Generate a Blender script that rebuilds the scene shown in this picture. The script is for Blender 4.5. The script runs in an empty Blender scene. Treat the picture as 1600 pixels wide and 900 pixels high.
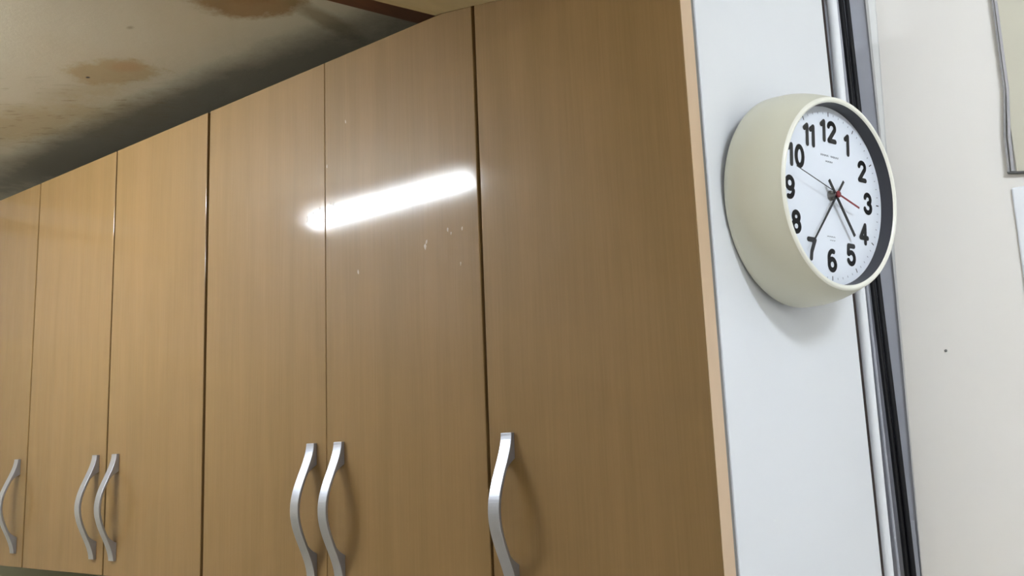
import bpy, bmesh, math, random
from mathutils import Vector, Matrix
random.seed(4)
E = 1.62                                  # eye height; the Z values below are written relative to the eye
S = bpy.context.scene

# ------------------------------------------------------------------ camera
cd = bpy.data.cameras.new('camera'); cam = bpy.data.objects.new('camera', cd)
S.collection.objects.link(cam); S.camera = cam
r_ = Vector((0.78930561, 0.61267641, -0.04030234)); u_ = Vector((0.13677515, -0.11145741, 0.98431184)); w_ = Vector((-0.59857265, 0.78243521, 0.17177287))
m = Matrix.Identity(4)
for i in range(3):
    m[i][0] = r_[i]; m[i][1] = u_[i]; m[i][2] = -w_[i]
m.translation = Vector((0, 0, E)); cam.matrix_world = m
cd.sensor_fit = 'HORIZONTAL'; cd.sensor_width = 36; cd.lens = 36 * 1437.913 / 1600; cd.clip_start = .02

# ------------------------------------------------------------------ world, exposure
W = bpy.data.worlds.new('world'); S.world = W; W.use_nodes = True
W.node_tree.nodes['Background'].inputs[0].default_value = (.8, .87, 1, 1)
W.node_tree.nodes['Background'].inputs[1].default_value = .15
S.view_settings.view_transform = 'Standard'; S.view_settings.look = 'None'
S.view_settings.exposure = 1.55; S.view_settings.gamma = 1
TUBE_A = 82.0                              # emission of the tube in front of the cupboards
FILL_TUBE_C = 18.0                             # emission of the long fill tube added at the back
TUBE_B = 114.0                             # emission of the two tubes on the right

# ------------------------------------------------------------------ helpers
C = S.collection
def link(name, me, mat, parent=None, loc=(0, 0, 0)):
    o = bpy.data.objects.new(name, me); C.objects.link(o)
    if mat: me.materials.append(mat)
    o.parent = parent; o.location = loc
    return o
def mesh_of(bm, smooth=False):
    bmesh.ops.recalc_face_normals(bm, faces=bm.faces[:])
    me = bpy.data.meshes.new('mesh'); bm.to_mesh(me); bm.free()
    for p in me.polygons: p.use_smooth = smooth
    return me
def bev(o, w, n=2):
    b = o.modifiers.new('bevel', 'BEVEL'); b.width = w; b.segments = n; b.limit_method = 'ANGLE'; b.angle_limit = .6
    return o
def add_box(bm, x0, x1, y0, y1, z0, z1):
    vs = [bm.verts.new((x, y, z)) for x in (x0, x1) for y in (y0, y1) for z in (z0, z1)]
    for f in ((0, 1, 3, 2), (4, 6, 7, 5), (0, 4, 5, 1), (2, 3, 7, 6), (0, 2, 6, 4), (1, 5, 7, 3)): bm.faces.new([vs[i] for i in f])
def box(name, mat, b, parent=None, org=(0, 0, 0), bevel=0, eye=True):
    """box given as x0,x1,y0,y1,z0,z1 in place; Z relative to the eye"""
    e = E if eye else 0; bm = bmesh.new()
    x0, x1, y0, y1, z0, z1 = b
    if parent is None and org == (0, 0, 0): org = ((x0 + x1) / 2, (y0 + y1) / 2, z0 + e)
    else_loc = org if parent is None else (0, 0, 0)
    add_box(bm, x0 - org[0], x1 - org[0], y0 - org[1], y1 - org[1], z0 + e - org[2], z1 + e - org[2])
    o = link(name, mesh_of(bm), mat, parent, else_loc)
    if bevel: bev(o, bevel)
    return o
def prism(name, mat, poly, z0, z1, parent=None, org=(0, 0, 0), bevel=0):
    """vertical prism on an XY polygon; z0/z1 may be lists, one height per corner"""
    n = len(poly); za = z0 if isinstance(z0, (list, tuple)) else [z0] * n; zb = z1 if isinstance(z1, (list, tuple)) else [z1] * n
    bm = bmesh.new()
    A = [bm.verts.new((p[0] - org[0], p[1] - org[1], z + E - org[2])) for p, z in zip(poly, za)]
    B = [bm.verts.new((p[0] - org[0], p[1] - org[1], z + E - org[2])) for p, z in zip(poly, zb)]
    bm.faces.new(A[::-1]); bm.faces.new(B)
    for i in range(n): bm.faces.new((A[i], A[(i + 1) % n], B[(i + 1) % n], B[i]))
    o = link(name, mesh_of(bm), mat, parent, org if parent is None else (0, 0, 0))
    if bevel: bev(o, bevel)
    return o
def lathe(name, mat, prof, parent, n=128, smooth=True):
    bm = bmesh.new(); rings = []
    for (r, z) in prof:
        if r < 1e-6: rings.append([bm.verts.new((0, 0, z))])
        else: rings.append([bm.verts.new((r * math.cos(2 * math.pi * k / n), r * math.sin(2 * math.pi * k / n), z)) for k in range(n)])
    for a, b in zip(rings, rings[1:]):
        for k in range(n):
            k2 = (k + 1) % n
            if len(a) == 1: bm.faces.new((a[0], b[k], b[k2]))
            elif len(b) == 1: bm.faces.new((a[k], a[k2], b[0]))
            else: bm.faces.new((a[k], a[k2], b[k2], b[k]))
    return link(name, mesh_of(bm, smooth), mat, parent)
def tube(name, mat, pts, r, parent=None, flat=1.0, tagz=True):
    cu = bpy.data.curves.new('c', 'CURVE'); cu.dimensions = '3D'; cu.bevel_depth = r; cu.bevel_resolution = 4; cu.use_fill_caps = True
    sp = cu.splines.new('NURBS'); sp.points.add(len(pts) - 1)
    for p, q in zip(sp.points, pts): p.co = (q[0], q[1], q[2] + E, 1)
    sp.use_endpoint_u = True; sp.order_u = 4; sp.resolution_u = 8
    t = bpy.data.objects.new('t', cu); C.objects.link(t)
    dg = bpy.context.evaluated_depsgraph_get(); me = bpy.data.meshes.new_from_object(t.evaluated_get(dg))
    bpy.data.objects.remove(t)
    for p in me.polygons: p.use_smooth = True
    me.materials.clear()
    return link(name, me, mat, parent)
def thing(name, label, cat, loc, group=None, rot=None):
    o = bpy.data.objects.new(name, None); C.objects.link(o); o.empty_display_size = .05
    o.location = loc
    if rot is not None: o.rotation_euler = rot
    return tag(o, label, cat, group)
def tag(o, label, cat, group=None):
    o['label'] = label; o['category'] = cat
    if group: o['group'] = group
    return o
def struct(o): o['kind'] = 'structure'; return o

# ------------------------------------------------------------------ materials
def lin(c):
    return tuple(((v / 255) / 12.92 if v / 255 <= .04045 else ((v / 255 + .055) / 1.055) ** 2.4) for v in c) + (1,)
def mat(name, col, rough=.5, metal=0, coat=0, coat_rough=.03, emit=None, power=0, noise=None, spec=.5, bump=None):
    """noise = (scale xyz, amount): slight colour variation of the material itself"""
    M = bpy.data.materials.new(name); M.use_nodes = True; N = M.node_tree.nodes; L = M.node_tree.links; b = N['Principled BSDF']
    b.inputs['Roughness'].default_value = rough; b.inputs['Metallic'].default_value = metal
    b.inputs['Coat Weight'].default_value = coat; b.inputs['Coat Roughness'].default_value = coat_rough
    b.inputs['Specular IOR Level'].default_value = spec
    c = lin(col); b.inputs['Base Color'].default_value = c
    if emit: b.inputs['Emission Color'].default_value = lin(emit); b.inputs['Emission Strength'].default_value = power
    if noise or bump:
        tc = N.new('ShaderNodeTexCoord'); mp = N.new('ShaderNodeMapping'); nz = N.new('ShaderNodeTexNoise')
        sc, am = noise or bump
        mp.inputs['Scale'].default_value = sc; nz.inputs['Scale'].default_value = 1; nz.inputs['Detail'].default_value = 4
        L.new(tc.outputs['Object'], mp.inputs[0]); L.new(mp.outputs[0], nz.inputs['Vector'])
        if noise:
            mx = N.new('ShaderNodeMix'); mx.data_type = 'RGBA'
            mx.inputs[6].default_value = tuple(v * (1 - am) for v in c[:3]) + (1,); mx.inputs[7].default_value = tuple(min(1, v * (1 + am)) for v in c[:3]) + (1,)
            L.new(nz.outputs['Fac'], mx.inputs[0]); L.new(mx.outputs[2], b.inputs['Base Color'])
        if bump:
            bp = N.new('ShaderNodeBump'); bp.inputs['Strength'].default_value = am; bp.inputs['Distance'].default_value = .001
            L.new(nz.outputs['Fac'], bp.inputs['Height']); L.new(bp.outputs[0], b.inputs['Normal'])
    return M
def wood_laminate(name, c1, c2, rough, coat, coat_rough):
    M = bpy.data.materials.new(name); M.use_nodes = True; N = M.node_tree.nodes; L = M.node_tree.links; b = N['Principled BSDF']
    tc = N.new('ShaderNodeTexCoord')
    oi = N.new('ShaderNodeObjectInfo')
    add = N.new('ShaderNodeVectorMath'); add.operation = 'ADD'
    cx = N.new('ShaderNodeCombineXYZ'); ml = N.new('ShaderNodeMath'); ml.operation = 'MULTIPLY'; ml.inputs[1].default_value = 9
    L.new(oi.outputs['Random'], ml.inputs[0]); L.new(ml.outputs[0], cx.inputs[0])
    L.new(tc.outputs['Object'], add.inputs[0]); L.new(cx.outputs[0], add.inputs[1])
    def nz(scale, detail, dist=0):
        mp = N.new('ShaderNodeMapping'); mp.inputs['Scale'].default_value = scale
        n = N.new('ShaderNodeTexNoise'); n.inputs['Scale'].default_value = 1; n.inputs['Detail'].default_value = detail; n.inputs['Distortion'].default_value = dist
        L.new(add.outputs[0], mp.inputs[0]); L.new(mp.outputs[0], n.inputs['Vector']); return n
    fine = nz((420, 420, 9), 3); broad = nz((22, 22, 1.3), 3, .5)
    mx = N.new('ShaderNodeMix'); mx.data_type = 'FLOAT'; mx.inputs[0].default_value = .42
    L.new(broad.outputs['Fac'], mx.inputs[2]); L.new(fine.outputs['Fac'], mx.inputs[3])
    rp = N.new('ShaderNodeValToRGB'); rp.color_ramp.elements[0].position = .38; rp.color_ramp.elements[0].color = lin(c1)
    rp.color_ramp.elements[1].position = .62; rp.color_ramp.elements[1].color = lin(c2)
    L.new(mx.outputs[0], rp.inputs[0]); L.new(rp.outputs[0], b.inputs['Base Color'])
    sm = nz((60, 60, 14), 2)
    rr = N.new('ShaderNodeMapRange'); rr.inputs[3].default_value = rough * .9; rr.inputs[4].default_value = rough * 1.15
    L.new(sm.outputs['Fac'], rr.inputs[0]); L.new(rr.outputs[0], b.inputs['Roughness'])
    b.inputs['Specular IOR Level'].default_value = .22; b.inputs['Coat IOR'].default_value = 1.33
    b.inputs['Coat Weight'].default_value = coat; b.inputs['Coat Roughness'].default_value = coat_rough
    bp = N.new('ShaderNodeBump'); bp.inputs['Strength'].default_value = .12; bp.inputs['Distance'].default_value = .0004
    wv = nz((7, 7, 5), 1); L.new(wv.outputs['Fac'], bp.inputs['Height']); L.new(bp.outputs[0], b.inputs['Coat Normal'])
    return M
M_door = wood_laminate('beech_laminate', (118, 92, 53), (126, 98, 59), .5, .6, .10)
M_edge = mat('beech_edge_band', (204, 176, 144), .45, noise=((60, 60, 8), .06))
M_carc = mat('white_melamine', (228, 231, 234), .38, noise=((3, 3, 3), .02))
M_dark = mat('gap_shade', (40, 26, 22), .8)  # dark colour painted in where gaps lie in shade
M_seal = mat('grey_seal', (120, 118, 114), .7)
M_alu = mat('brushed_aluminium', (168, 171, 178), .40, metal=.9, noise=((900, 40, 30), .06))
M_cream = mat('cream_wall_board', (238, 234, 227), .55, noise=((3, 3, 2.2), .025))
M_white = mat('white_plastic', (240, 243, 246), .35)
M_grey = mat('grey_primer_wall', (168, 170, 178), .8, noise=((30, 30, 14), .10))
M_black = mat('black_cable_sheath', (10, 10, 15), .55, spec=.3)
M_room = mat('room_paint', (240, 236, 228), .7, noise=((2, 2, 2), .03))
M_green = mat('grey_green_splashback', (136, 132, 104), .45, noise=((4, 4, 4), .05))
M_floor = mat('vinyl_floor', (205, 196, 182), .5, noise=((6, 6, 6), .1))
M_brown = mat('dark_brown_timber', (104, 62, 30), .6, noise=((40, 7, 40), .45))
M_pale = mat('pale_board', (186, 168, 126), .6, noise=((26, 9, 26), .25))
M_case = mat('ivory_clock_case', (214, 213, 194), .34, noise=((8, 8, 8), .02))
M_ring = mat('charcoal_ring', (52, 52, 58), .5)
M_dial = mat('white_dial', (226, 232, 240), .5)
M_ink = mat('black_ink', (12, 12, 14), .45)
M_tick = mat('grey_ink', (150, 156, 166), .6)
M_red = mat('red_lacquer', (120, 22, 30), .4)
M_tube = mat('fluorescent_tube', (255, 255, 255), .4, emit=(236, 244, 255), power=TUBE_A)
M_tubeB = mat('fluorescent_tube_right', (255, 255, 255), .4, emit=(234, 243, 255), power=TUBE_B)
M_fix = mat('lamp_housing', (232, 230, 222), .45)
M_spot = mat('dried_splash', (150, 130, 102), .35)

def ceiling_material():
    M = bpy.data.materials.new('stained_shaded_ceiling'); M.use_nodes = True; N = M.node_tree.nodes; L = M.node_tree.links; b = N['Principled BSDF']
    b.inputs['Roughness'].default_value = .85
    g = N.new('ShaderNodeNewGeometry')
    def noise(scale, detail=5, rough=.6):
        n = N.new('ShaderNodeTexNoise'); n.inputs['Scale'].default_value = scale; n.inputs['Detail'].default_value = detail; n.inputs['Roughness'].default_value = rough
        L.new(g.outputs['Position'], n.inputs['Vector']); return n
    def math_(op, a, c, d=None):
        n = N.new('ShaderNodeMath'); n.operation = op; n.use_clamp = False
        for i, v in enumerate((a, c, d)):
            if v is None: continue
            if isinstance(v, (int, float)): n.inputs[i].default_value = v
            else: L.new(v, n.inputs[i])
        return n.outputs[0]
    warp = noise(11, 9, .74); wfac = warp.outputs['Fac']
    sep = N.new('ShaderNodeSeparateXYZ'); L.new(g.outputs['Position'], sep.inputs[0]); X, Y = sep.outputs[0], sep.outputs[1]
    def blob(cx, cy, rx, ry, ang, soft, amt, warpamt=1.3):
        ca, sa = math.cos(ang), math.sin(ang)
        dx = math_('SUBTRACT', X, cx); dy = math_('SUBTRACT', Y, cy)
        a = math_('DIVIDE', math_('ADD', math_('MULTIPLY', dx, ca), math_('MULTIPLY', dy, sa)), rx)
        c = math_('DIVIDE', math_('ADD', math_('MULTIPLY', dx, -sa), math_('MULTIPLY', dy, ca)), ry)
        d = math_('SQRT', math_('ADD', math_('MULTIPLY', a, a), math_('MULTIPLY', c, c)), 0)
        d = math_('ADD', d, math_('MULTIPLY', math_('SUBTRACT', wfac, .5), warpamt * 1.6))
        mr = N.new('ShaderNodeMapRange'); mr.clamp = True; mr.inputs[1].default_value = 1 + soft; mr.inputs[2].default_value = 1 - soft
        mr.inputs[3].default_value = 0; mr.inputs[4].default_value = amt; L.new(d, mr.inputs[0]); return mr.outputs[0]
    def layer(base, col, fac):
        mx = N.new('ShaderNodeMix'); mx.data_type = 'RGBA'; L.new(fac, mx.inputs[0])
        if isinstance(base, tuple): mx.inputs[6].default_value = base
        else: L.new(base, mx.inputs[6])
        mx.inputs[7].default_value = lin(col); return mx.outputs[2]
    c = lin((183, 174, 150))
    mot = noise(3.2, 4)
    mr = N.new('ShaderNodeMapRange'); mr.inputs[1].default_value = .4; mr.inputs[2].default_value = .75; mr.inputs[4].default_value = .35; L.new(mot.outputs['Fac'], mr.inputs[0])
    c = layer(c, (176, 160, 128), mr.outputs[0])
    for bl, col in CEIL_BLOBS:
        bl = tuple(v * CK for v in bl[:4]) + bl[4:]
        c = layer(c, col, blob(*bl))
    # fine brown streaks where the water ran
    st = N.new('ShaderNodeTexNoise'); st.inputs['Scale'].default_value = 1; st.inputs['Detail'].default_value = 5
    mp = N.new('ShaderNodeMapping'); mp.inputs['Scale'].default_value = (24, 75, 1)
    mq = N.new('ShaderNodeMapping'); mq.inputs['Rotation'].default_value = (0, 0, -.72)
    L.new(g.outputs['Position'], mq.inputs[0]); L.new(mq.outputs[0], mp.inputs[0]); L.new(mp.outputs[0], st.inputs['Vector'])
    mr2 = N.new('ShaderNodeMapRange'); mr2.inputs[1].default_value = .60; mr2.inputs[2].default_value = .70; mr2.inputs[4].default_value = .5; L.new(st.outputs['Fac'], mr2.inputs[0])
    area = blob(-1.85 * CK, .86 * CK, .36 * CK, .16 * CK, .35, .4, 1.0)
    c = layer(c, (112, 92, 60), math_('MULTIPLY', mr2.outputs[0], area))
    L.new(c, b.inputs['Base Color'])
    bp = N.new('ShaderNodeBump'); bp.inputs['Strength'].default_value = .35; bp.inputs['Distance'].default_value = .003
    L.new(wfac, bp.inputs['Height']); L.new(bp.outputs[0], b.inputs['Normal'])
    return M
CK = .80 / .711
# (cx, cy, rx, ry, angle, softness, amount, warp), colour : stains on the ceiling board, plus a mould band with painted shade
CEIL_BLOBS = [
    ((-1.54, .828, .098, .050, .55, .16, .62, 1.1), (150, 124, 72)),
    ((-1.50, .835, .03, .02, .5, .5, .35, 1.), (160, 110, 60)),
    ((-1.66, .84, .10, .03, .4, .5, .35, 1.2), (150, 130, 88)),
    ((-1.88, .86, .26, .08, .4, .5, .55, 1.5), (158, 136, 88)),
    ((-1.13, .83, .085, .055, .5, .2, .85, 1.1), (128, 96, 44)),
    ((-1.10, .79, .05, .05, .5, .4, .7, 1.), (120, 76, 26)),
    ((-1.095, .955, .02, .085, .15, .4, .6, .8), (112, 96, 60)),
    ((-1.593, .812, .0045, .0035, 0, .3, 1, .2), (30, 22, 14)),
    ((-1.351, .756, .006, .004, 0, .6, .5, .3), (90, 78, 54)),
    ((-1.75, 1.035, .95, .10, .035, .35, .72, .5), (70, 62, 42)),  # mould above the cupboard tops, deepened with painted contact shade
]
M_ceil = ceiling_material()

# ------------------------------------------------------------------ room shell
ZB_ = -.2272
XL, XR, YF, YB, ZC, ZFL = -2.85, 1.9, -1.9, 1.66, .80, -E
struct(box('floor', M_floor, (XL - .1, XR + .1, YF - .1, YB + .1, ZFL - .05, ZFL)))
ZH = 1.02
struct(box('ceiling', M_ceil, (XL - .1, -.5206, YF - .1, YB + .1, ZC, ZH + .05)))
struct(box('ceiling_high', M_room, (-.5206, XR + .1, YF - .1, YB + .1, ZH, ZH + .05)))
struct(box('wall_left', M_room, (XL - .1, XL, YF, YB, ZFL, ZC)))
struct(box('wall_right', M_room, (XR, XR + .1, YF, YB, ZFL, ZH)))
struct(box('wall_front', M_room, (XL, XR, YF - .1, YF, ZFL, ZH)))
struct(box('wall_back', M_grey, (-.5206, XR, YB, YB + .1, ZFL, ZH)))
struct(box('wall_back_splashback', M_green, (XL, -.5206, YB, YB + .1, ZFL, ZC)))
struct(box('wall_left_splashback', M_green, (XL, XL + .006, 1.03, YB, -1.0, ZB_ - .003)))
struct(box('trim_1', mat('dull_picture_rail', (168, 150, 120), .6), (XL, XL + .012, YF, YB, .705, .745)))

# tall pale cupboard against the left wall (seen as its reflection in the glossy doors)
t = thing('tall_cupboard', 'tall pale cupboard against the left wall, reflected in the leftmost doors', 'cupboard', (XL + .03, -.2, 0))
og = (XL + .03, -.2, 0); M_tall = mat('pale_oak_laminate', (244, 232, 204), .5, noise=((6, 6, 1), .08))
box('carcass', M_tall, (XL + .001, XL + .032, -1.3, 1.0, -E + .001, .378), t, og, .001)
for k in range(4):
    box('door', M_tall, (XL + .033, XL + .05, -1.298 + .574 * k, -1.298 + .574 * k + .57, -E + .06, .376), t, og, .0015)

# ------------------------------------------------------------------ ceiling timber
yb = 1.30
CK2 = .794 / .711
def lx(y): return (-1.042 + (y / CK2 - .91) * .323) * CK2
def rx(y): return lx(y) + .125
t = prism('ceiling_batten', M_brown, [(lx(.2), .2), (rx(.2), .2), (rx(yb), yb), (lx(yb), yb)], ZC - .006, ZC - .0002)
tag(t, 'dark brown timber strip on the ceiling, ending above the second door from the right', 'timber strip')
bm = bmesh.new()
rows = [(-.9370, .7006), (-.9242, .7000), (-.8588, .6905), (-.8242, .6852), (-.7929, .6782), (-.70, .664), (-.53, .660)]
def bx(x, y): return x + (y - 1.049) * .352 if x < -.93 else x + (y - 1.049) * .352
vs = []
for x, z in rows:
    vs.append([bm.verts.new((bx(x, y), y, (z if k == 0 else ZC - .0002) + E)) for y, k in ((1.049, 0), (.25, 0), (.25, 1), (1.049, 1))])
for a, b in zip(vs, vs[1:]):
    for i in range(4): bm.faces.new((a[i], a[(i + 1) % 4], b[(i + 1) % 4], b[i]))
bm.faces.new(vs[0]); bm.faces.new(vs[-1][::-1])
t = link('ceiling_board', mesh_of(bm), M_pale)
tag(t, 'pale wooden board under the ceiling, sagging over the top of the right-hand doors', 'board')

# ------------------------------------------------------------------ cupboards
DX = [-2.612, -2.273, -1.914, -1.562, -1.2095, -.8588, -.5037]
ZB, ZT, YD, TH = -.2272, .7006, 1.05, .033
def handle_mesh():
    n = 48; L_ = .218; bm = bmesh.new(); w = .0098; rows = []
    for k in range(n + 1):
        t = k / n; s = math.sin(math.pi * t); h = .0065 + .035 * s ** 1.7
        q = max(0, min((t - .17), (.83 - t)) / .05); hi = (h - .0052) * min(1, q) ** .55
        rows.append([bm.verts.new(p) for p in ((-w, -h, -L_ * t), (w, -h, -L_ * t), (w, -hi, -L_ * t), (-w, -hi, -L_ * t))])
    for a, b in zip(rows, rows[1:]):
        for i in range(4): bm.faces.new((a[i], a[(i + 1) % 4], b[(i + 1) % 4], b[i]))
    bm.faces.new(rows[0]); bm.faces.new(rows[-1][::-1])
    return mesh_of(bm)
HM = handle_mesh(); HM.materials.append(M_alu)
def door(root, org, x0, x1, g0, g1, hx, yoff=0):
    d = box('door', M_door, (x0 + g0, x1 - g1, YD + yoff, YD + TH + yoff, ZB, ZT), root, org, .0012)
    if hx is not None:
        h = bpy.data.objects.new('handle', HM); C.objects.link(h); h.parent = d
        h.location = (hx - org[0], YD + yoff - .0001 - org[1], .0225 + E - org[2])
        bev(h, .0007, 2)
    return d
def cupboard(label, x0, x1, doors, x1b=None):
    org = ((x0 + x1) / 2, YD + TH + .004, ZB + E)
    root = thing('wall_cupboard', label, 'cupboard', org, 'beech wall cupboards in a row')
    xe = x1b if x1b is not None else x1 - .0006
    box('carcass', M_carc if x1b is None else M_carc, (x0 + .0006, xe, YD + TH + .004, YB - .002, ZB + .001, ZT - .002), root, org)
    box('gap_shade_sheet', M_dark, (x0 + .0009, xe - .0003, YD + TH + .0005, YD + TH + .0039, ZB + .002, ZT - .003), root, org)  # dark sheet behind the doors paints the shade inside their gaps
    for a in doors: door(root, org, *a)
    return root, org
cupboard('beech wall cupboard at the far left, its single visible door cut by the photo edge', DX[0], DX[1], [(DX[0], DX[1], .001, .0025, DX[1] - .041)])
cupboard('beech wall cupboard with two narrow-looking doors, handles meeting, left of the lamp reflection', DX[1], DX[3], [(DX[1], DX[2], .0025, .0025, DX[2] - .038), (DX[2], DX[3], .0025, .0045, DX[2] + .042)])
cupboard('beech wall cupboard with the bright tube reflection across its right-hand door', DX[3], DX[5], [(DX[3], DX[4], .0040, .0005, DX[4] - .0345), (DX[4], DX[5], .0005, .0030, DX[4] + .0345)])
rootD, orgD = cupboard('rightmost beech cupboard with one wide door next to the white side panel', DX[5], DX[6], [(DX[5], DX[6], .0028, 0, DX[5] + .039)], -.522)
# light edge band on the visible side of the last door, grey gap, white side panel
box('edge_band', M_edge, (DX[6] - .0001, DX[6] + .0006, YD + .0012, YD + TH, ZB + .001, ZT), rootD, orgD)
box('gap_seal', M_seal, (-.530, DX[6] - .0015, YD + TH + .0005, 1.094, ZB, ZT), rootD, orgD)
prism('side_panel', M_carc, [(-.5205, 1.0955), (-.5033, 1.0955), (-.4545, 1.4935), (-.5205, 1.4935)], ZB - .12, ZH - .002, rootD, orgD, .0012)
# dried splashes on the doors of the third cupboard
def splash(name, pts, root_label, parent_obj, org):
    bm = bmesh.new()
    for x, z, r in pts:
        n = 9; cv = bm.verts.new((x - org[0], YD - .0007 - org[1], z + E - org[2])); ring = []
        for k in range(n):
            a = 2 * math.pi * k / n; rr = 1.5 * r * random.uniform(.6, 1.2)
            ring.append(bm.verts.new((x + rr * .7 * math.cos(a) - org[0], YD - .00005 - org[1], z + rr * 1.5 * math.sin(a) + E - org[2])))
        for k in range(n): bm.faces.new((cv, ring[k], ring[(k + 1) % n]))
    o = link(name, mesh_of(bm, True), M_spot, parent_obj); o['kind'] = 'stuff'; return o
for o in list(C.objects):
    if o.get('category') == 'cupboard' and 'tube reflection' in o['label']:
        org = tuple(o.location)
        ds = [c for c in C.objects if c.parent == o and c.name.startswith('door')]
        ds.sort(key=lambda d: sum(v.co.x for v in d.data.vertices))
        splash('dried_splashes', [(-1.249, .408, .002), (-1.258, .419, .0028), (-1.241, .425, .0018), (-1.224, .43, .002)], '', ds[0], org)
        splash('dried_splashes', [(-1.196, .436, .0016), (-1.203, .413, .0016), (-.973, .321, .0026), (-.970, .328, .002), (-.924, .34, .0017), (-.895, .336, .0015), (-1.155, .575, .0018), (-1.188, .432, .0022),
                                  (-1.149, .428, .0014), (-1.14, .431, .0012), (-.918, .333, .0014), (-1.204, .505, .0014), (-1.127, .303, .002), (-.9, .282, .0014), (-1.17, .42, .0012)], '', ds[1], org)

# ------------------------------------------------------------------ corner behind the side panel
prism('back_gap_shade', M_dark, [(-.5205, 1.4937), (-.4543, 1.4937), (-.4534, 1.5008), (-.5205, 1.5008)], ZB - .12, ZH - .002, rootD, orgD)  # dark strip standing in for the shaded gap behind the panel
def vert_run(name, mt, Y, pts, r): return tube(name, mt, [(q * Y, Y, z) for q, z in pts], r)
t = vert_run('white_conduit', M_white, 1.547, [(-.2935, 1.015), (-.2934, .80), (-.2942, .62), (-.2962, .42), (-.2966, .24), (-.2978, 0), (-.2988, -.24), (-.299, -.9)], .0090)
tag(t, 'white plastic conduit running down directly behind the white side panel', 'conduit')
t = vert_run('power_cable', M_black, 1.63, [(-.2840, 1.015), (-.2830, .8), (-.2826, .5), (-.2830, .24), (-.2800, 0), (-.2792, -.24), (-.279, -.9)], .0047)
tag(t, 'thick black cable down the corner, the one nearer the white conduit', 'cable', 'black cables in the corner')
t = vert_run('power_cable', M_black, 1.632, [(-.2768, 1.015), (-.2772, .8), (-.2766, .5), (-.2770, .24), (-.2742, 0), (-.2735, -.24), (-.273, -.9)], .0047)
tag(t, 'thick black cable down the corner, the one nearer the cream wall', 'cable', 'black cables in the corner')
t = vert_run('thin_cable', M_grey, 1.60, [(-.2885, 1.015), (-.2880, .8), (-.2876, .5), (-.2890, .24), (-.2885, 0), (-.2878, -.24), (-.287, -.9)], .0026)
tag(t, 'thin grey cable between the white conduit and the black cables', 'cable')
struct(box('trim_3', M_grey, (-.4855, -.4425, 1.655, 1.6598, -.9, -.146), bevel=.0006))
# cream wall board with a white rounded edge that widens upwards
def edge_board():
    zs = [-1.3, -.235, .236, 1.018]; xl = [-.4425, -.4407, -.4317, -.4250]; xf = [-.440, -.4385, -.4262, -.3990]
    bm = bmesh.new(); rows = []
    for z, a, b in zip(zs, xl, xf):
        rows.append([bm.verts.new((a, 1.6595, z + E)), bm.verts.new((a + .0006, 1.6565, z + E)), bm.verts.new((a + .3 * (b - a), 1.6538, z + E)), bm.verts.new((b, 1.6520, z + E)), bm.verts.new((b, 1.6595, z + E))])
    for p, q in zip(rows, rows[1:]):
        for i in range(5): bm.faces.new((p[i], p[(i + 1) % 5], q[(i + 1) % 5], q[i]))
    bm.faces.new(rows[0]); bm.faces.new(rows[-1][::-1])
    struct(link('trim_4', mesh_of(bm, False), mat('white_edge_filler', (250, 250, 247), .45)))
    bm = bmesh.new(); rows = []
    for z, b in zip(zs, xf):
        rows.append([bm.verts.new((b, 1.652, z + E)), bm.verts.new((.9, 1.652, z + E)), bm.verts.new((.9, 1.6595, z + E)), bm.verts.new((b, 1.6595, z + E))])
    for p, q in zip(rows, rows[1:]):
        for i in range(4): bm.faces.new((p[i], p[(i + 1) % 4], q[(i + 1) % 4], q[i]))
    bm.faces.new(rows[0]); bm.faces.new(rows[-1][::-1])
    struct(link('wall_back_board', mesh_of(bm, False), M_cream))
edge_board()
bm = bmesh.new(); bmesh.ops.create_uvsphere(bm, u_segments=12, v_segments=8, radius=.0024)
o = link('nail_head', mesh_of(bm, True), M_seal, None, (-.3610, 1.6515, .1312 + E)); o.scale = (1, .4, 1)
tag(o, 'tiny dark nail head alone on the cream wall right of the clock', 'nail')

# boxed-in panel at the right edge
t = thing('wall_box', 'yellowish cream box with grey edge strips, upper right corner of the wall', 'box', (-.1, 1.64, .41 + E))
og = (-.1, 1.64, .41 + E)
M_box = mat('yellowish_cream_board', (202, 198, 180), .55, noise=((9, 9, 9), .03))
M_strip = mat('grey_edge_strip', (150, 148, 148), .5)
prism('box_panel', M_box, [(-.2215, 1.6475), (.2, 1.6475), (.2, 1.6518), (-.2215, 1.6518)], [.4085, .385, .385, .4085], ZH - .002, t, og, .0008)
bm = bmesh.new()
def ribbon(bm, pts, w, y0, y1):
    for (x0, z0), (x1, z1) in zip(pts, pts[1:]):
        vs = [bm.verts.new((x + dx - og[0], y - og[1], z + E - og[2])) for x, z in ((x0, z0), (x1, z1)) for dx in (0, w) for y in (y0, y1)]
        for f in ((0, 1, 3, 2), (4, 6, 7, 5), (0, 4, 5, 1), (2, 3, 7, 6), (0, 2, 6, 4), (1, 5, 7, 3)): bm.faces.new([vs[i] for i in f])
ribbon(bm, [(-.2215, 1.015), (-.2235, .55), (-.2325, .47), (-.2335, .4105)], .0030, 1.643, 1.6515)
link('edge_strip', mesh_of(bm), M_strip, t)
bm = bmesh.new(); ribbon(bm, [(-.2175, 1.015), (-.2195, .55), (-.2265, .47), (-.2285, .4105)], .0040, 1.6445, 1.6515)
link('edge_strip', mesh_of(bm), mat('pale_edge_strip', (178, 176, 178), .4), t)
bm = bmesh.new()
vv = [(-.2345, .4085, .4105), (-.222, .4055, .4085), (.2, .340, .343)]
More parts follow.
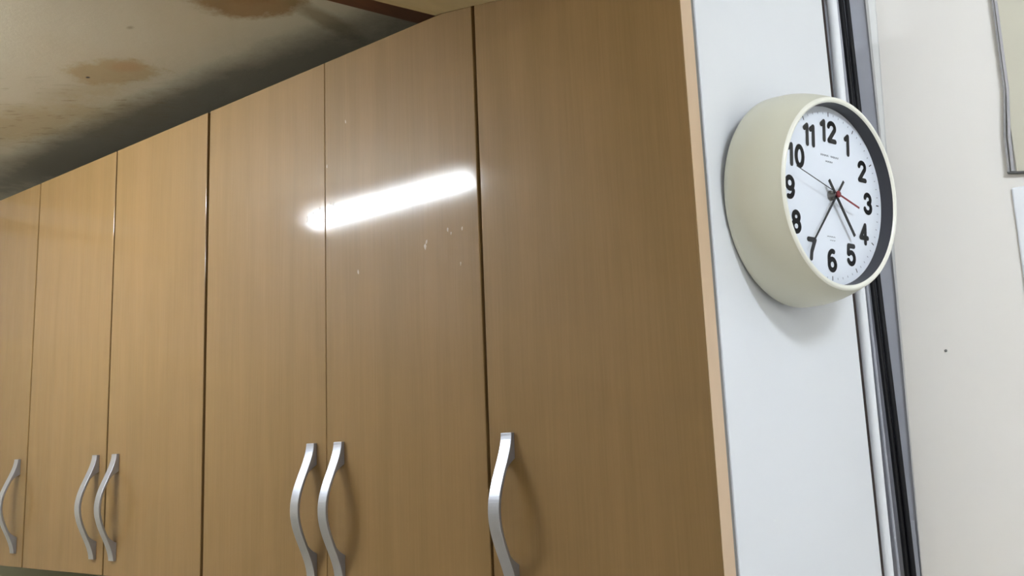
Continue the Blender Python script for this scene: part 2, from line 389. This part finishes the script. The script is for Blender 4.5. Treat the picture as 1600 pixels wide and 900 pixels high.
for (xa, za, zb2), (xb, zc, zd) in zip(vv, vv[1:]):
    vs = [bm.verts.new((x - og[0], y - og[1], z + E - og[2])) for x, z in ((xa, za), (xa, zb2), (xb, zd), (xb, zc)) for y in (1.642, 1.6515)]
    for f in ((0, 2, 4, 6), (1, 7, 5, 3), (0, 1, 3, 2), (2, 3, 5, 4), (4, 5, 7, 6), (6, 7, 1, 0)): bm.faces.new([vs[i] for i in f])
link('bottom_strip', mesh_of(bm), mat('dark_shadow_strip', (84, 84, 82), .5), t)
struct(box('wall_back_panel', M_white, (-.2325, .9, 1.6465, 1.6518, -1.3, .384), bevel=.003))

# ------------------------------------------------------------------ clock
K = .904
n_ = Vector((0.96098332, -0.26427041, -0.08168358)).normalized()
b_ = Vector((-.4553, 1.2663, .3664 * K))                    # centre of the back rim
a_ = Vector((0, 0, 1)).cross(n_).normalized()               # dial right
up = n_.cross(a_).normalized()
mw = Matrix.Identity(4)
for i in range(3): mw[i][0] = a_[i]; mw[i][1] = up[i]; mw[i][2] = n_[i]
loc = b_.copy(); loc.z += E
D = .09135 * K; RF = .14805 * K; RB = .1675 * K
clock = thing('wall_clock', 'round ivory wall clock with black numerals hanging on the white side panel', 'clock', loc)
clock.rotation_euler = mw.to_euler()
prof = [(RB - .016, .0005), (RB - .0015, .0005), (RB, .0025), (RB, .010), (RB - .0008, .020)]
for k in range(1, 13):
    t = k / 12; prof.append((RB - .0008 - (RB - RF - .0012) * (t ** 1.7), .020 + (D - .026) * t))
prof += [(RF - .0006, D - .003)]
rim = [(RF - .0006, D - .003), (RF - .0022, D - .0008), (RF - .0045, D), (RF - .0068, D - .0008), (RF - .0082, D - .003)]
lathe('case', M_case, prof, clock)
lathe('rim', mat('ivory_rim_highlight', (236, 235, 222), .3), rim, clock)  # rim coloured paler than the case to paint in light on the lip
lathe('back_plate', M_black, [(0, -.001), (RB - .006, -.001), (RB - .0045, 0), (RB - .0045, .003), (0, .003)], clock, 96, False)
ZD = D - .0215
lathe('inner_ring', M_ring, [(RF - .0082, D - .003), (RF - .0084, D - .0045), (RF - .0090, ZD - .001)], clock)
lathe('dial', M_dial, [(0, ZD), (RF - .0084, ZD)], clock, 128, False)
def flat(bm, pts, w, z, th=.0004, caps=True):
    """stroke of width w with round ends, raised by th"""
    def quad(p, q):
        d = Vector((q[0] - p[0], q[1] - p[1])); 
        if d.length < 1e-7: return
        d.normalize(); nn = Vector((-d.y, d.x)) * w / 2
        vs = [bm.verts.new((p[0] + nn.x, p[1] + nn.y, z + th)), bm.verts.new((p[0] - nn.x, p[1] - nn.y, z + th)), bm.verts.new((q[0] - nn.x, q[1] - nn.y, z + th)), bm.verts.new((q[0] + nn.x, q[1] + nn.y, z + th))]
        bm.faces.new(vs)
    for p, q in zip(pts, pts[1:]): quad(p, q)
    for k, p in enumerate(pts):
        if not caps and k in (0, len(pts) - 1): continue
        bm.faces.new([bm.verts.new((p[0] + w / 2 * math.cos(2 * math.pi * j / 12), p[1] + w / 2 * math.sin(2 * math.pi * j / 12), z + th * 1.02)) for j in range(12)])
def arc(cx, cy, rx, ry, a0, a1, n=12):
    return [(cx + rx * math.cos(math.radians(a0 + (a1 - a0) * k / n)), cy + ry * math.sin(math.radians(a0 + (a1 - a0) * k / n))) for k in range(n + 1)]
# skeletons in a box of half width .5 and half height 1 (stroke axis)
GL = {
 '0': [arc(0, 0, .5, 1, 0, 360, 24)],
 '1': [[(-.42, .62), (0, .98), (0, -1)]],
 '2': [arc(0, .5, .5, .5, 170, -25, 12) + [(-.48, -.95)], [(-.48, -.95), (.52, -.95)]],
 '3': [arc(-.02, .5, .46, .5, 165, -80, 12), arc(-.02, -.47, .52, .53, 80, -165, 12)],
 '4': [[(.22, -1), (.22, .98), (-.56, -.42), (.58, -.42)]],
 '5': [[(.46, .96), (-.40, .96), (-.46, .10)] + arc(0, -.36, .52, .62, 135, -155, 14)],
 '6': [arc(0, -.42, .5, .58, 0, 360, 20), arc(.06, .30, .56, .70, 70, 180, 10) + [(-.5, -.42)]],
 '7': [[(-.5, .96), (.48, .96)] + [(.22, .35), (-.05, -.3), (-.14, -1)]],
 '8': [arc(0, .52, .42, .46, 0, 360, 18), arc(0, -.46, .5, .54, 0, 360, 18)],
 '9': [arc(0, .42, .5, .58, 0, 360, 20), arc(-.06, -.30, .56, .70, 0, -110, 10)],
}
HN = .0130; WN = .0148; SW = .0070; RN = .0905
for hnum in range(1, 13):
    a = math.radians(90 - 30 * hnum); cx, cy = RN * math.cos(a), RN * math.sin(a)
    if hnum in (10, 11, 12): cx *= .96 ; 
    txt = str(hnum); bm = bmesh.new()
    adv = {'10': (-.0100, .0075), '11': (-.0062, .0075), '12': (-.0108, .0070)}.get(txt, (0,))
    for ch, dx in zip(txt, adv):
        for st in GL[ch]: flat(bm, [(cx + dx + x * WN, cy + y * HN) for x, y in st], SW, ZD)
    link('numeral', mesh_of(bm), M_ink, clock)
for k in range(60):
    a = math.radians(90 - 6 * k); c, s = math.cos(a), math.sin(a); bm = bmesh.new()
    if k % 5 == 0: flat(bm, [(.1125 * c, .1125 * s), (.1175 * c, .1175 * s)], .0016, ZD, .0002)
    else: flat(bm, [(.1145 * c, .1145 * s), (.1165 * c, .1165 * s)], .0013, ZD, .0002)
    if k % 5 == 0: link('hour_mark', mesh_of(bm), M_ink, clock)
    else: link('minute_mark', mesh_of(bm), M_tick, clock)
# small illegible print under the twelve, above the six and beside the hands
def print_line(x0, x1, y, h, gaps=()):
    bm = bmesh.new(); x = x0; i = 0
    while x < x1:
        if not any(g0 < x < g1 for g0, g1 in gaps):
            hh = h * (1, .8, .9, .7, 1)[i % 5]
            flat(bm, [(x, y - hh / 2), (x, y + hh / 2)], .0009, ZD, .0002, False); flat(bm, [(x, y + (h / 2 if i % 2 else -h / 2) * .7), (x + .0012, y + (h / 2 if i % 2 else -h / 2) * .7)], .0006, ZD, .0002, False)
        x += .0021; i += 1
    link('printed_text', mesh_of(bm), M_tick2, clock)
M_tick2 = mat('dark_grey_ink', (88, 94, 100), .6)
print_line(-.0195, .0205, .0555, .0026, ((-.001, .003),)); print_line(-.0085, .008, .0475, .0022)
print_line(-.009, .0095, -.0575, .0014); print_line(-.003, .008, -.0625, .001)
def hand(name, ang, tip, tail, w, z, m_, th=.0008, tip_w=None):
    bm = bmesh.new(); tw = tip_w or w
    d = Vector((math.sin(math.radians(ang)), math.cos(math.radians(ang)))); nn = Vector((-d.y, d.x))
    pts = [(-tail, w), (0, w), (tip, tw)]; top = []; botm = []
    L_ = [d * s + nn * ww / 2 for s, ww in pts] + [d * s - nn * ww / 2 for s, ww in pts[::-1]]
    for zz, lst in ((z, botm), (z + th, top)):
        for p in L_: lst.append(bm.verts.new((p.x, p.y, zz)))
    bm.faces.new(top); bm.faces.new(botm[::-1])
    for i in range(6): bm.faces.new((botm[i], botm[(i + 1) % 6], top[(i + 1) % 6], top[i]))
    return link(name, mesh_of(bm), m_, clock)
hand('hour_hand', 141.5, .068, .024, .0048, ZD + .0085, M_ink)
hand('minute_hand', 218.5, .094, .026, .0036, ZD + .0105, M_ink, tip_w=.0024)
sh = hand('second_hand', 285.5, .096, .0, .0011, ZD + .0130, M_ink, .0005)
hand('counterweight', 105.5, .050, .0, .0026, ZD + .0130, M_red, .0006)
lathe('hub', M_red, [(0, ZD + .0148), (.0035, ZD + .0148), (.0046, ZD + .0140), (.0046, ZD + .0118), (0, ZD + .0118)], clock, 24)
lathe('spindle', M_seal, [(.0072, ZD), (.0072, ZD + .002), (.0034, ZD + .0025), (.0034, ZD + .0118)], clock, 24)

# ------------------------------------------------------------------ lamps
def batten_lamp(label, x0, x1, y, tube_mat, cat='lamp', along='x', z=ZC):
    L2 = (x1 - x0); org = ((x0 + x1) / 2, y, z + E - .06)
    t = thing('ceiling_lamp', label, cat, org)
    def bxl(name, m_, b, bevel=0):
        bm = bmesh.new(); add_box(bm, *b); o = link(name, mesh_of(bm), m_, t)
        if bevel: bev(o, bevel)
        return o
    h = L2 / 2
    bxl('housing', M_fix, (-h - .03, h + .03, -.055, .055, .024, .0598), .006)
    for s in (-1, 1): bxl('lamp_holder', M_fix, ((s * (h + .012)) - .012, (s * (h + .012)) + .012, -.014, .014, -.012, .028), .003)
    bm = bmesh.new(); bmesh.ops.create_cone(bm, cap_ends=True, segments=24, radius1=.0150, radius2=.0150, depth=L2)
    bmesh.ops.rotate(bm, verts=bm.verts, matrix=Matrix.Rotation(math.pi / 2, 3, 'Y'))
    link('tube', mesh_of(bm, True), tube_mat, t)
    if along == 'y': t.rotation_euler = (0, 0, math.pi / 2)
    return t
batten_lamp('short fluorescent batten lamp on the ceiling in front of the beech doors', -2.25, -1.575, .193, M_tube)
batten_lamp('fluorescent batten lamp hung on the right of the room, lighting the clock', .40, .78, .66, M_tubeB, z=.90)
batten_lamp('added fill lamp, a long unseen batten further back on the right of the room', .45, 1.62, -1.15, mat('fill_tube_far', (255, 255, 255), .4, emit=(234, 243, 255), power=FILL_TUBE_C), z=.98)  # unseen fill lamp, added to even out the light on the back wall
